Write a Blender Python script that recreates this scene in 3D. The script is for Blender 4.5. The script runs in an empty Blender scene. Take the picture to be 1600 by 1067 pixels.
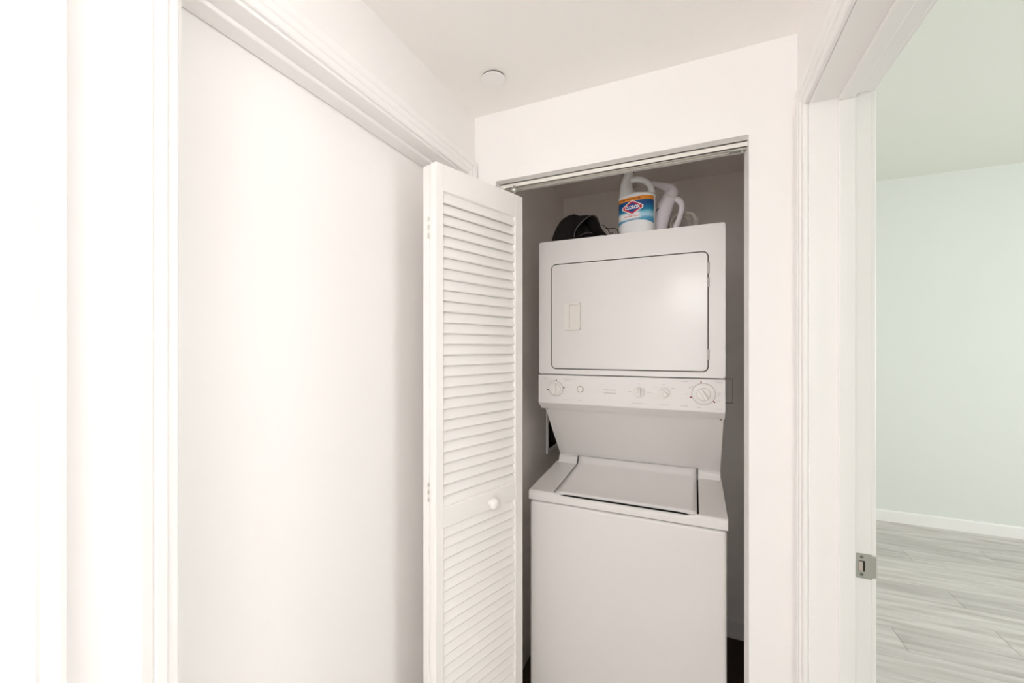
import bpy, bmesh, math, random
from mathutils import Vector, Matrix
random.seed(7)
sc = bpy.context.scene
COL = sc.collection
H = 1.49                      # eye height; all "rel" heights below are relative to it

# ------------------------------------------------------------------ camera
cam_d = bpy.data.cameras.new('camera'); cam = bpy.data.objects.new('camera', cam_d); COL.objects.link(cam)
cam_d.sensor_width = 36.0; cam_d.sensor_fit = 'HORIZONTAL'
cam_d.lens = 36.0 * 636.0 / 1600.0
cam_d.shift_y = 10.5 / 1600.0
cam_d.clip_start = 0.01
cam.location = (0, 0, H)
cam.rotation_euler = (math.radians(90), 0, math.radians(24.1))
sc.camera = cam
# ------------------------------------------------------------------ world, lights, exposure
w = bpy.data.worlds.new('world'); sc.world = w; w.use_nodes = True
w.node_tree.nodes['Background'].inputs[0].default_value = (0.92, 0.96, 1.0, 1)
w.node_tree.nodes['Background'].inputs[1].default_value = 1.0
sc.view_settings.view_transform = 'Standard'; sc.view_settings.look = 'None'
sc.view_settings.exposure = 0.0; sc.view_settings.gamma = 1.0; sc.view_settings.use_curve_mapping = False

def area(name, loc, rot, sx, sy, power, color):
    d = bpy.data.lights.new(name, 'AREA'); d.shape = 'RECTANGLE'; d.size = sx; d.size_y = sy
    d.energy = power; d.color = color
    o = bpy.data.objects.new(name, d); COL.objects.link(o); o.location = loc; o.rotation_euler = rot
    return o
R = math.radians
HALL_FILL_W, ROOM_WINDOW_W, FILL_LAMP_W = 14.2, 62.0, 13.3
area('hall_fill_light', (-0.22, -3.10, 1.55), (R(90), 0, 0), 0.80, 1.3, HALL_FILL_W, (1.0, 0.99, 0.975))  # fill light, added behind the viewer together with its window
area('room_window_daylight', (4.26, 2.0, 1.55), (R(90), 0, R(90)), 2.2, 1.7, ROOM_WINDOW_W, (0.985, 1.0, 0.99))

# white rooms need many light bounces
sc.cycles.max_bounces = 20; sc.cycles.diffuse_bounces = 18; sc.cycles.glossy_bounces = 6

# ------------------------------------------------------------------ materials
def mat(name, color, rough=0.6, spec=0.5, bump=0.0, bscale=200.0, metallic=0.0, vary=0.0, coat=0.0):
    m = bpy.data.materials.new(name); m.use_nodes = True
    nt = m.node_tree; b = nt.nodes['Principled BSDF']
    b.inputs['Base Color'].default_value = (*color, 1); b.inputs['Roughness'].default_value = rough
    b.inputs['Specular IOR Level'].default_value = spec; b.inputs['Metallic'].default_value = metallic
    b.inputs['Coat Weight'].default_value = coat
    tc = nt.nodes.new('ShaderNodeTexCoord'); nz = nt.nodes.new('ShaderNodeTexNoise')
    nz.inputs['Scale'].default_value = bscale; nz.inputs['Detail'].default_value = 3
    nt.links.new(tc.outputs['Object'], nz.inputs['Vector'])
    if bump > 0:
        bp = nt.nodes.new('ShaderNodeBump'); bp.inputs['Strength'].default_value = bump; bp.inputs['Distance'].default_value = 0.002
        nt.links.new(nz.outputs['Fac'], bp.inputs['Height']); nt.links.new(bp.outputs['Normal'], b.inputs['Normal'])
    if vary > 0:
        n2 = nt.nodes.new('ShaderNodeTexNoise'); n2.inputs['Scale'].default_value = 2.5; n2.inputs['Detail'].default_value = 4
        nt.links.new(tc.outputs['Object'], n2.inputs['Vector'])
        mx = nt.nodes.new('ShaderNodeMix'); mx.data_type = 'RGBA'
        mx.inputs['A'].default_value = (*[c * (1 - vary) for c in color], 1); mx.inputs['B'].default_value = (*[min(1, c * (1 + vary)) for c in color], 1)
        nt.links.new(n2.outputs['Fac'], mx.inputs['Factor']); nt.links.new(mx.outputs['Result'], b.inputs['Base Color'])
    return m
M = {}
M['wall'] = mat('wall_paint', (0.895, 0.881, 0.876), 0.75, 0.3, 0.05, 260, vary=0.008)
M['ceil'] = mat('ceiling_paint', (0.93, 0.912, 0.893), 0.85, 0.2, 0.05, 200, vary=0.008)
M['trim'] = mat('trim_paint', (0.91, 0.90, 0.893), 0.38, 0.45, 0.02, 60)
M['door'] = mat('door_paint', (0.92, 0.908, 0.90), 0.45, 0.45, 0.02, 40)
M['louver'] = mat('louver_paint', (0.92, 0.906, 0.891), 0.45, 0.4, 0.05, 90)
M['mint'] = mat('mint_wall_paint', (0.785, 0.812, 0.785), 0.8, 0.3, 0.05, 220, vary=0.012)
M['mintceil'] = mat('room_ceiling_paint', (0.785, 0.80, 0.745), 0.85, 0.2, 0.05, 220, vary=0.01)
M['closet'] = mat('closet_paint', (0.895, 0.862, 0.835), 0.8, 0.25, 0.12, 120, vary=0.05)
M['enamel'] = mat('white_enamel', (0.755, 0.740, 0.73), 0.33, 0.5, 0.01, 30, vary=0.006)
M['enameldoor'] = mat('white_enamel_door', (0.745, 0.730, 0.72), 0.19, 0.4, 0.0)
M['enamel2'] = mat('white_enamel_panel', (0.755, 0.740, 0.73), 0.38, 0.5, 0.01, 40)
M['plastic'] = mat('off_white_plastic', (0.77, 0.745, 0.72), 0.4, 0.5)
M['beigeplastic'] = mat('cream_plastic', (0.76, 0.73, 0.69), 0.45, 0.45)
M['gap'] = mat('gap_shade_dark_parts', (0.05, 0.045, 0.04), 0.9, 0.1)  # near black: shade of gaps and recesses by colour, also small dark parts
M['darkgrey'] = mat('grey_gap_shade_and_screw', (0.18, 0.16, 0.15), 0.8, 0.2)  # dark grey: shade of the door gap by colour, also cup and screws
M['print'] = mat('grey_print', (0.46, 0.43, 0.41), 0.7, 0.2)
M['printdark'] = mat('dark_print', (0.05, 0.035, 0.03), 0.7, 0.2)
M['red'] = mat('red_print', (0.24, 0.02, 0.02), 0.5, 0.3)
M['steel'] = mat('brushed_nickel', (0.62, 0.62, 0.58), 0.38, 0.5, 0.05, 300, metallic=0.9)
M['hingegrey'] = mat('grey_hinge_enamel', (0.56, 0.54, 0.52), 0.4, 0.5)  # plain grey, darker than the door enamel
M['darksteel'] = mat('screw_metal', (0.22, 0.22, 0.21), 0.4, 0.5, metallic=0.7)
M['brass'] = mat('pale_metal_latch', (0.80, 0.70, 0.66), 0.3, 0.5, metallic=0.8)
M['track'] = mat('painted_track_metal', (0.84, 0.81, 0.76), 0.35, 0.5)
M['brownfloor'] = mat('dark_brown_floor', (0.075, 0.045, 0.03), 0.6, 0.3, 0.2, 60, vary=0.2)
M['hallfloor'] = mat('hall_floor_grey', (0.44, 0.41, 0.38), 0.5, 0.4, 0.05, 30, vary=0.05)
M['hdpe'] = mat('white_bottle_plastic', (0.86, 0.87, 0.88), 0.35, 0.5)
M['bluecap'] = mat('blue_cap_plastic', (0.03, 0.07, 0.2), 0.4, 0.5)
M['orange'] = mat('orange_label_band', (0.83, 0.30, 0.04), 0.4, 0.4)
M['lwhite'] = mat('label_white_ink', (0.93, 0.93, 0.94), 0.4, 0.4)
M['lred'] = mat('label_red_ink', (0.62, 0.045, 0.07), 0.4, 0.4)
M['lnavy'] = mat('label_navy_ink', (0.02, 0.055, 0.26), 0.4, 0.4)
M['lteal'] = mat('label_blue_ink', (0.02, 0.13, 0.30), 0.4, 0.4)
M['lbrown'] = mat('label_dark_ink', (0.20, 0.05, 0.02), 0.4, 0.4)
M['steamer'] = mat('pale_lilac_plastic', (0.80, 0.75, 0.80), 0.25, 0.5)
M['cordm'] = mat('grey_beige_cord', (0.66, 0.61, 0.55), 0.5, 0.4)
M['blackcloth'] = mat('black_cloth', (0.016, 0.013, 0.012), 0.85, 0.2, 0.5, 500)
M['edgeband'] = mat('dark_grey_piping', (0.085, 0.08, 0.078), 0.6, 0.3)
M['darkplum'] = mat('dark_plum_lining', (0.06, 0.035, 0.04), 0.5, 0.4)
M['blackwire'] = mat('black_wire_frame', (0.02, 0.02, 0.02), 0.3, 0.5)
M['lens'] = mat('dark_lens', (0.02, 0.018, 0.016), 0.1, 0.6)
def fill_lamp_mat():
    m = bpy.data.materials.new('fill_lamp_glow'); m.use_nodes = True
    b = m.node_tree.nodes['Principled BSDF']; b.inputs['Base Color'].default_value = (0.9, 0.9, 0.88, 1)
    b.inputs['Emission Color'].default_value = (1, 0.99, 0.98, 1); b.inputs['Emission Strength'].default_value = FILL_LAMP_W
    return m
M['lamp'] = fill_lamp_mat()  # glow of the added fill lamp
def plank_mat():
    m = bpy.data.materials.new('grey_wood_plank'); m.use_nodes = True; nt = m.node_tree; b = nt.nodes['Principled BSDF']
    tc = nt.nodes.new('ShaderNodeTexCoord'); oi = nt.nodes.new('ShaderNodeObjectInfo')
    ad = nt.nodes.new('ShaderNodeVectorMath'); ad.operation = 'ADD'
    sx = nt.nodes.new('ShaderNodeVectorMath'); sx.operation = 'SCALE'; sx.inputs[0].default_value = (7.3, 3.1, 0); nt.links.new(oi.outputs['Random'], sx.inputs['Scale'])
    nt.links.new(tc.outputs['Object'], ad.inputs[0]); nt.links.new(sx.outputs[0], ad.inputs[1])
    mp = nt.nodes.new('ShaderNodeMapping'); mp.inputs['Scale'].default_value = (1.3, 16, 1); nt.links.new(ad.outputs[0], mp.inputs['Vector'])
    n1 = nt.nodes.new('ShaderNodeTexNoise'); n1.inputs['Scale'].default_value = 1.6; n1.inputs['Detail'].default_value = 5; n1.inputs['Distortion'].default_value = 0.6
    nt.links.new(mp.outputs[0], n1.inputs['Vector'])
    mp2 = nt.nodes.new('ShaderNodeMapping'); mp2.inputs['Scale'].default_value = (5, 130, 1); nt.links.new(ad.outputs[0], mp2.inputs['Vector'])
    n2 = nt.nodes.new('ShaderNodeTexNoise'); n2.inputs['Scale'].default_value = 1.0; n2.inputs['Detail'].default_value = 3
    nt.links.new(mp2.outputs[0], n2.inputs['Vector'])
    r1 = nt.nodes.new('ShaderNodeValToRGB'); e = r1.color_ramp.elements
    e[0].position = 0.32; e[0].color = (0.495, 0.465, 0.445, 1); e[1].position = 0.65; e[1].color = (0.70, 0.67, 0.655, 1)
    nt.links.new(n1.outputs['Fac'], r1.inputs['Fac'])
    r2 = nt.nodes.new('ShaderNodeMapRange'); r2.inputs['To Min'].default_value = 0.88; r2.inputs['To Max'].default_value = 1.10
    nt.links.new(n2.outputs['Fac'], r2.inputs['Value'])
    r3 = nt.nodes.new('ShaderNodeMapRange'); r3.inputs['To Min'].default_value = 0.92; r3.inputs['To Max'].default_value = 1.06
    nt.links.new(oi.outputs['Random'], r3.inputs['Value'])
    mu = nt.nodes.new('ShaderNodeMath'); mu.operation = 'MULTIPLY'; nt.links.new(r2.outputs[0], mu.inputs[0]); nt.links.new(r3.outputs[0], mu.inputs[1])
    sm = nt.nodes.new('ShaderNodeVectorMath'); sm.operation = 'SCALE'; nt.links.new(r1.outputs['Color'], sm.inputs[0]); nt.links.new(mu.outputs[0], sm.inputs['Scale'])
    nt.links.new(sm.outputs[0], b.inputs['Base Color']); b.inputs['Roughness'].default_value = 0.5
    return m
M['plank'] = plank_mat()
def label_mat():
    # flat print: blue field, deep blue at the top, a pale wash sweeping across, white towards the bottom edge (object coords: x across, z up)
    m = bpy.data.materials.new('blue_label_print'); m.use_nodes = True; nt = m.node_tree; b = nt.nodes['Principled BSDF']
    tc = nt.nodes.new('ShaderNodeTexCoord'); sp = nt.nodes.new('ShaderNodeSeparateXYZ'); nt.links.new(tc.outputs['Object'], sp.inputs[0])
    nz = nt.nodes.new('ShaderNodeTexNoise'); nz.inputs['Scale'].default_value = 22; nt.links.new(tc.outputs['Object'], nz.inputs['Vector'])
    z = nt.nodes.new('ShaderNodeMath'); z.operation = 'MULTIPLY_ADD'; nt.links.new(nz.outputs['Fac'], z.inputs[0]); z.inputs[1].default_value = 0.022; nt.links.new(sp.outputs['Z'], z.inputs[2])
    mr = nt.nodes.new('ShaderNodeMapRange'); mr.inputs['From Min'].default_value = 0.035; mr.inputs['From Max'].default_value = 0.150; nt.links.new(z.outputs[0], mr.inputs['Value'])
    r = nt.nodes.new('ShaderNodeValToRGB'); E = r.color_ramp.elements
    stops = [(0.0, (0.015, 0.14, 0.30)), (0.17, (0.025, 0.22, 0.42)), (0.30, (0.10, 0.38, 0.58)), (0.40, (0.50, 0.70, 0.82)), (0.50, (0.22, 0.56, 0.70)),
             (0.60, (0.01, 0.22, 0.42)), (0.80, (0.006, 0.06, 0.22)), (1.0, (0.004, 0.10, 0.30))]
    E[0].position = 0; E[0].color = (*stops[0][1], 1); E[1].position = 1; E[1].color = (*stops[-1][1], 1)
    for p, c in stops[1:-1]:
        e = E.new(p); e.color = (*c, 1)
    nt.links.new(mr.outputs[0], r.inputs['Fac'])
    # white wash patch, left of centre
    dx = nt.nodes.new('ShaderNodeMapRange'); dx.interpolation_type = 'SMOOTHSTEP'; dx.inputs['From Min'].default_value = 0.030; dx.inputs['From Max'].default_value = 0.018; nt.links.new(sp.outputs['X'], dx.inputs['Value'])
    a1 = nt.nodes.new('ShaderNodeMapRange'); a1.interpolation_type = 'SMOOTHSTEP'; a1.inputs['From Min'].default_value = 0.054; a1.inputs['From Max'].default_value = 0.066; nt.links.new(sp.outputs['Z'], a1.inputs['Value'])
    a2 = nt.nodes.new('ShaderNodeMapRange'); a2.interpolation_type = 'SMOOTHSTEP'; a2.inputs['From Min'].default_value = 0.092; a2.inputs['From Max'].default_value = 0.078; nt.links.new(sp.outputs['Z'], a2.inputs['Value'])
    p1 = nt.nodes.new('ShaderNodeMath'); p1.operation = 'MULTIPLY'; nt.links.new(dx.outputs[0], p1.inputs[0]); nt.links.new(a1.outputs[0], p1.inputs[1])
    p2 = nt.nodes.new('ShaderNodeMath'); p2.operation = 'MULTIPLY'; nt.links.new(p1.outputs[0], p2.inputs[0]); nt.links.new(a2.outputs[0], p2.inputs[1])
    mx = nt.nodes.new('ShaderNodeMix'); mx.data_type = 'RGBA'; nt.links.new(p2.outputs[0], mx.inputs['Factor'])
    nt.links.new(r.outputs['Color'], mx.inputs['A']); mx.inputs['B'].default_value = (0.88, 0.87, 0.88, 1)
    nt.links.new(mx.outputs['Result'], b.inputs['Base Color']); b.inputs['Roughness'].default_value = 0.4
    return m
M['label'] = label_mat()

# ------------------------------------------------------------------ mesh helpers
def obj(name, bm, m, parent=None, smooth=False, world=True):
    me = bpy.data.meshes.new(name); bmesh.ops.recalc_face_normals(bm, faces=bm.faces); bm.to_mesh(me); bm.free()
    me.materials.append(M[m])
    if smooth:
        for p in me.polygons: p.use_smooth = True
    o = bpy.data.objects.new(name, me); COL.objects.link(o)
    if parent is not None:
        o.parent = parent
        if world:                              # mesh is in world coordinates: undo the parent's placement
            o.matrix_parent_inverse = root_matrix(parent).inverted()
    return o
def root_matrix(o):
    mtx = o.matrix_basis.copy()
    if o.parent is not None: mtx = root_matrix(o.parent) @ o.matrix_parent_inverse @ mtx
    return mtx
def empty(name, loc=(0, 0, 0), rz=0.0, parent=None):
    o = bpy.data.objects.new(name, None); COL.objects.link(o); o.location = loc; o.rotation_euler = (0, 0, rz)
    o.empty_display_size = 0.05
    if parent is not None: o.parent = parent
    return o
def tag(o, label, cat, group=None):
    o['label'] = label; o['category'] = cat
    if group: o['group'] = group
    return o
def struct(o, label=None, cat=None):
    o['kind'] = 'structure'
    if label: o['label'] = label
    if cat: o['category'] = cat
    return o
def box(bm, x0, x1, y0, y1, z0, z1, bev=0.0, seg=2):
    v = [bm.verts.new(p) for p in ((x0,y0,z0),(x1,y0,z0),(x1,y1,z0),(x0,y1,z0),(x0,y0,z1),(x1,y0,z1),(x1,y1,z1),(x0,y1,z1))]
    fs = [bm.faces.new([v[i] for i in f]) for f in ((0,3,2,1),(4,5,6,7),(0,1,5,4),(1,2,6,5),(2,3,7,6),(3,0,4,7))]
    if bev > 0:
        es = list({e for f in fs for e in f.edges})
        bmesh.ops.bevel(bm, geom=es, offset=bev, segments=seg, profile=0.5, affect='EDGES')
    return bm
def bx(*a, **k):
    bm = bmesh.new(); box(bm, *a, **k); return bm
def extrude_poly(bm, pts, fn0, fn1):
    """prism from a polygon; fn maps a 2-D point to 3-D at each end"""
    a = [bm.verts.new(fn0(p)) for p in pts]; b = [bm.verts.new(fn1(p)) for p in pts]; n = len(pts)
    bm.faces.new(a); bm.faces.new(list(reversed(b)))
    for i in range(n): bm.faces.new((a[i], a[(i+1) % n], b[(i+1) % n], b[i]))
    return bm
def rrect(x0, x1, z0, z1, r, n=6):
    pts = []
    for cx, cz, a0 in ((x1-r, z0+r, -90), (x1-r, z1-r, 0), (x0+r, z1-r, 90), (x0+r, z0+r, 180)):
        for i in range(n+1):
            a = R(a0 + 90*i/n); pts.append((cx + r*math.cos(a), cz + r*math.sin(a)))
    return pts
def plate(bm, outer, holes, y0, y1):
    """slab in the XZ plane between y0 (front) and y1, with real holes"""
    loops = [outer] + holes
    for y in (y0, y1):
        es = []
        for L in loops:
            vs = [bm.verts.new((p[0], y, p[1])) for p in L]
            es += [bm.edges.new((vs[i], vs[(i+1) % len(vs)])) for i in range(len(vs))]
        bmesh.ops.triangle_fill(bm, use_beauty=True, use_dissolve=False, edges=es)
    for L in loops:
        n = len(L)
        a = [bm.verts.new((p[0], y0, p[1])) for p in L]; b = [bm.verts.new((p[0], y1, p[1])) for p in L]
        for i in range(n): bm.faces.new((a[i], a[(i+1) % n], b[(i+1) % n], b[i]))
    bmesh.ops.remove_doubles(bm, verts=bm.verts, dist=1e-6)
    return bm
def lathe(bm, prof, mtx=None, n=28):
    """prof: (r, h) list turned about local Z"""
    mtx = mtx or Matrix.Identity(4); rings = []
    for r, h in prof:
        if r < 1e-6: rings.append([bm.verts.new(mtx @ Vector((0, 0, h)))])
        else: rings.append([bm.verts.new(mtx @ Vector((r*math.cos(2*math.pi*i/n), r*math.sin(2*math.pi*i/n), h))) for i in range(n)])
    for a, b in zip(rings, rings[1:]):
        for i in range(n):
            j = (i+1) % n
            if len(a) == 1 and len(b) == 1: continue
            if len(a) == 1: bm.faces.new((a[0], b[i], b[j]))
            elif len(b) == 1: bm.faces.new((a[i], a[j], b[0]))
            else: bm.faces.new((a[i], a[j], b[j], b[i]))
    return bm
def catmull(pts, n=8):
    out = []; P = [pts[0]] + list(pts) + [pts[-1]]
    for i in range(1, len(P)-2):
        p0, p1, p2, p3 = [Vector(q) for q in P[i-1:i+3]]
        for k in range(n):
            t = k/n
            out.append(0.5*((2*p1) + (p2-p0)*t + (2*p0-5*p1+4*p2-p3)*t*t + (3*p1-p0-3*p2+p3)*t**3))
    out.append(Vector(P[-1])); return out
def tube(bm, pts, radii, n=12, flat=1.0, side=None, cap=True):
    """sweep of a round section (flat = depth factor across `side`)"""
    pts = [Vector(p) for p in pts]
    if not hasattr(radii, '__len__'): radii = [radii]*len(pts)
    up = Vector(side) if side else None; rings = []; prev = None
    for i, p in enumerate(pts):
        t = (pts[min(i+1, len(pts)-1)] - pts[max(i-1, 0)]).normalized()
        if up is not None: a = up - t*up.dot(t)
        elif prev is None: a = t.orthogonal()
        else: a = prev - t*prev.dot(t)
        a.normalize(); prev = a; b = t.cross(a)
        rings.append([bm.verts.new(p + radii[i]*(flat*math.cos(2*math.pi*k/n)*a + math.sin(2*math.pi*k/n)*b)) for k in range(n)])
    for r0, r1 in zip(rings, rings[1:]):
        for k in range(n): bm.faces.new((r0[k], r0[(k+1) % n], r1[(k+1) % n], r1[k]))
    if cap: bm.faces.new(list(reversed(rings[0]))); bm.faces.new(rings[-1])
    return bm
def spline(pr, n=8):
    """pr: list of (x,y,z,r) -> dense points and radii"""
    q = catmull([Vector(p[:3]) for p in pr], n); rr = catmull([Vector((p[3], 0, 0)) for p in pr], n)
    return q, [max(1e-4, v.x) for v in rr]
FWD = (-math.sin(R(24.1)), math.cos(R(24.1))); RGT = (math.cos(R(24.1)), math.sin(R(24.1)))

# ================================================================== STRUCTURE
XL, XR, YC = -0.730, 0.2513, 1.300          # hall left wall, right wall, closet wall
TH = 0.118; YCB = YC + TH                     # closet wall thickness
ZC = H + 0.838                               # hall ceiling
XRR = 0.3715                                  # room-side face of the right wall
RYF = 4.53; RXF = 4.30; RZC = H + 1.452; RYN = -1.2
YB = -3.0
CXL, CXR, CYB, CZC = -0.7245, 0.243, 2.38, H + 0.905   # closet interior
OX0, OX1, OZ = -0.645, 0.139, H + 0.594      # closet opening
LY0, LY1, LZ = 0.362, 1.235, H + 0.612       # left door opening
RY0, RY1, RZ = 0.36, 1.19, H + 0.591         # right doorway
LXB = -0.850                                 # far face of the left wall

# left wall: pieces round two door openings
bm = bmesh.new()
box(bm, LXB, XL, LY1, YC, 0, ZC + .1); box(bm, LXB, XL, LY0, LY1, LZ, ZC + .1); box(bm, LXB, XL, 0.181, LY0, 0, ZC + .1)
box(bm, LXB, XL, -0.62, 0.181, LZ, ZC + .1); box(bm, LXB, XL, YB, -0.62, 0, ZC + .1)
struct(obj('wall_left', bm, 'wall'), 'white hallway wall with cased doors, left side', 'wall')
# closet wall
bm = bmesh.new()
plate(bm, [(LXB, 0), (OX0, 0), (OX0, OZ), (OX1, OZ), (OX1, 0), (XR, 0), (XR, ZC + .1), (LXB, ZC + .1)], [], YC, YCB)
struct(obj('wall_closet_front', bm, 'wall'), 'white wall around the laundry closet opening', 'wall')
# right wall
bm = bmesh.new()
box(bm, XR, XRR - .001, YB, RY0 - .02, 0, RZC); box(bm, XR, XRR - .001, RY0 - .02, RY1 + .02, RZ + .02, RZC); box(bm, XR, XRR - .001, RY1 + .02, YC + TH, 0, RZC)
box(bm, 0.30, XRR - .001, YCB, RYF, 0, RZC)
struct(obj('wall_right', bm, 'wall'), 'white hallway wall with the doorway, right side', 'wall')
# back of the hall; its window is added for fill light
HW = (-0.64, 0.20, 0.85, 2.20)
bm = bmesh.new(); plate(bm, [(LXB, 0), (XRR, 0), (XRR, ZC + .1), (LXB, ZC + .1)], [[(HW[0], HW[2]), (HW[1], HW[2]), (HW[1], HW[3]), (HW[0], HW[3])]], YB - .1, YB)
struct(obj('wall_back', bm, 'wall'), 'hallway end wall behind the viewer with an added window', 'wall')
win = struct(empty('added_window_1', (-0.22, YB, .85)), 'added white framed window at the unseen hallway end, for fill light', 'window')
bm = bmesh.new(); plate(bm, [(HW[0], HW[2]), (HW[1], HW[2]), (HW[1], HW[3]), (HW[0], HW[3])], [[(HW[0]+.03, HW[2]+.03), (HW[1]-.03, HW[2]+.03), (HW[1]-.03, HW[3]-.03), (HW[0]+.03, HW[3]-.03)]], YB-.07, YB-.02)
obj('window_frame', bm, 'trim', win)
# ceilings
bm = bx(LXB, XR + .01, YB, YC + .01, ZC, ZC + .1); struct(obj('ceiling', bm, 'ceil'), 'off-white hallway ceiling', 'ceiling')
bm = bx(XRR - .05, RXF + .1, RYN - .1, RYF + .1, RZC, RZC + .1); struct(obj('ceiling_room', bm, 'mintceil'), 'pale green ceiling of the adjoining room', 'ceiling')
bm = bx(CXL - .1, CXR + .1, YCB - .05, CYB + .1, CZC, CZC + .08); struct(obj('ceiling_closet', bm, 'closet'), 'dim closet ceiling above the dryer', 'ceiling')
# closet walls (with the front wall's closet side above the hall ceiling)
bm = bmesh.new(); UB = (2.078, 2.30, H - .556, H - .29)
bm = bmesh.new()
for a in ((YCB - .02, UB[0], 0, CZC), (UB[1], CYB, 0, CZC), (UB[0], UB[1], 0, UB[2]), (UB[0], UB[1], UB[3], CZC)):
    box(bm, CXL - .1, CXL, a[0], a[1], a[2], a[3])
struct(obj('wall_closet_left', bm, 'closet'), 'shaded closet side wall beside the dryer, left', 'wall')
struct(obj('wall_closet_back', bx(CXL - .1, .30, CYB, CYB + .08, 0, CZC), 'closet'), 'shaded closet back wall above the dryer', 'wall')
struct(obj('wall_closet_right', bx(CXR, .30, YCB, CYB, 0, CZC), 'closet'), 'shaded closet side wall beside the dryer, right', 'wall')
bm = bmesh.new(); box(bm, CXL, CXR, YCB - .04, YCB, OZ + .35, CZC)
struct(obj('wall_closet_header', bm, 'closet'), 'closet side of the wall over the opening', 'wall')
bm = bmesh.new(); box(bm, CXL, CXR, CYB - .012, CYB, 0, .092, .003)
struct(obj('baseboard_closet', bm, 'closet'), 'low baseboard at the foot of the closet walls', 'baseboard')
struct(obj('floor_closet', bx(CXL, .30, YC, CYB, -.02, 0.001), 'brownfloor'), 'dark brown closet floor under the washer', 'floor')
# room beyond the doorway
struct(obj('wall_room_far', bx(XRR - .02, RXF + .1, RYF, RYF + .1, 0, RZC), 'mint'), 'pale mint green far wall of the adjoining room', 'wall')
RW = (0.9, 3.1, 0.70, 2.40)
bm = bmesh.new()
for a in ((RYN, RW[0], 0, RZC), (RW[1], RYF, 0, RZC), (RW[0], RW[1], 0, RW[2]), (RW[0], RW[1], RW[3], RZC)):
    box(bm, RXF, RXF + .12, a[0], a[1], a[2], a[3])
struct(obj('wall_room_window', bm, 'mint'), 'mint green room wall with the window', 'wall')
win = struct(empty('window_2', (RXF, 2.0, RW[2])), 'white framed window lighting the adjoining room', 'window')
bm = bmesh.new()
for a in ((RW[0], RW[0]+.05, RW[2], RW[3]), (RW[1]-.05, RW[1], RW[2], RW[3]), (RW[0], RW[1], RW[2], RW[2]+.05), (RW[0], RW[1], RW[3]-.05, RW[3])):
    box(bm, RXF + .02, RXF + .08, a[0], a[1], a[2], a[3])
obj('window_frame', bm, 'trim', win)
struct(obj('wall_room_near', bx(XRR - .02, RXF + .1, RYN - .1, RYN, 0, RZC), 'mint'), 'mint green near wall of the adjoining room', 'wall')
bm = bmesh.new()
extrude_poly(bm, [(RYF, 0), (RYF - .014, 0), (RYF - .014, .086), (RYF - .010, .093), (RYF, .094)], lambda p: (XRR, p[0], p[1]), lambda p: (RXF, p[0], p[1]))
struct(obj('baseboard_room', bm, 'trim'), 'white baseboard along the mint green wall', 'baseboard')
struct(obj('floor_hall', bx(LXB, XRR - .1, YB, YC, -.03, 0), 'hallfloor'), 'grey hallway floor below the frame', 'floor')
fl = struct(obj('floor', bx(XRR - .1, RXF, RYN, RYF, -.04, -.009), 'hallfloor'), 'pale grey wood plank floor of the adjoining room', 'floor')
PW, PL = 0.19, 1.22
pm = None
row = 0; y = RYF - .012
while y > 0.5:
    off = random.uniform(0, PL); x = XRR - .1 - off
    while x < RXF:
        x0, x1 = max(x, XRR - .1), min(x + PL, RXF)
        if x1 - x0 > .05:
            if x1 - x0 > PL - 1e-6:
                if pm is None:
                    b2 = bx(-PL/2 + .0007, PL/2 - .0007, -PW/2 + .0007, PW/2 - .0007, -.009, 0, .0012, 1)
                    pm = bpy.data.meshes.new('plank'); bmesh.ops.recalc_face_normals(b2, faces=b2.faces); b2.to_mesh(pm); b2.free(); pm.materials.append(M['plank'])
                o = bpy.data.objects.new('plank', pm); COL.objects.link(o)
            else:
                o = obj('plank', bx(-(x1-x0)/2 + .0007, (x1-x0)/2 - .0007, -PW/2 + .0007, PW/2 - .0007, -.009, 0, .0012, 1), 'plank')
            o.parent = fl; o.location = ((x0 + x1)/2, y - PW/2, 0)
        x += PL
    y -= PW; row += 1

# ------------------------------------------------------------------ door casings
PROF = [(0, 0), (0, .007), (.003, .0095), (.015, .0105), (.018, .0135), (.030, .0145), (.034, .0125), (.037, .0155), (.050, .0175), (.055, .0165), (.057, .013), (.057, 0)]
def casing(parent, xw, sgn, y0, y1, zh, m='trim', legs=('near', 'far'), wmax=None):
    """casing round an opening in an x = const wall; sgn = +1 sticks out to +x"""
    P = PROF
    if 'near' in legs:
        bm = bmesh.new(); extrude_poly(bm, P, lambda p: (xw + sgn*p[1], y0 - p[0], 0), lambda p: (xw + sgn*p[1], y0 - p[0], zh + p[0])); obj('side_casing', bm, m, parent)
    if 'far' in legs:
        bm = bmesh.new(); extrude_poly(bm, P, lambda p: (xw + sgn*p[1], y1 + p[0], 0), lambda p: (xw + sgn*p[1], y1 + p[0], zh + p[0])); obj('side_casing', bm, m, parent)
    bm = bmesh.new(); extrude_poly(bm, P, lambda p: (xw + sgn*p[1], y0 - p[0], zh + p[0]), lambda p: (xw + sgn*p[1], y1 + p[0], zh + p[0])); obj('head_casing', bm, m, parent)
RV = .005
t = struct(empty('trim_1', (XL, .8, 0)), 'white moulded casing and jamb of the flush door', 'trim')
casing(t, XL, 1, LY0, LY1, LZ)
jd = .012
bm = bmesh.new(); box(bm, LXB, XL, LY0 - .001, LY0 + jd - RV, 0, LZ); obj('jamb', bm, 'trim', t)
bm = bmesh.new(); box(bm, LXB, XL, LY1 - jd + RV, LY1 + .001, 0, LZ); obj('jamb', bm, 'trim', t)
bm = bmesh.new(); box(bm, LXB, XL, LY0 + jd - RV, LY1 - jd + RV, LZ - jd + RV, LZ + .001); obj('head_jamb', bm, 'trim', t)
JZ = LZ - jd + RV
SX0, SX1 = -0.815, -0.771
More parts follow.
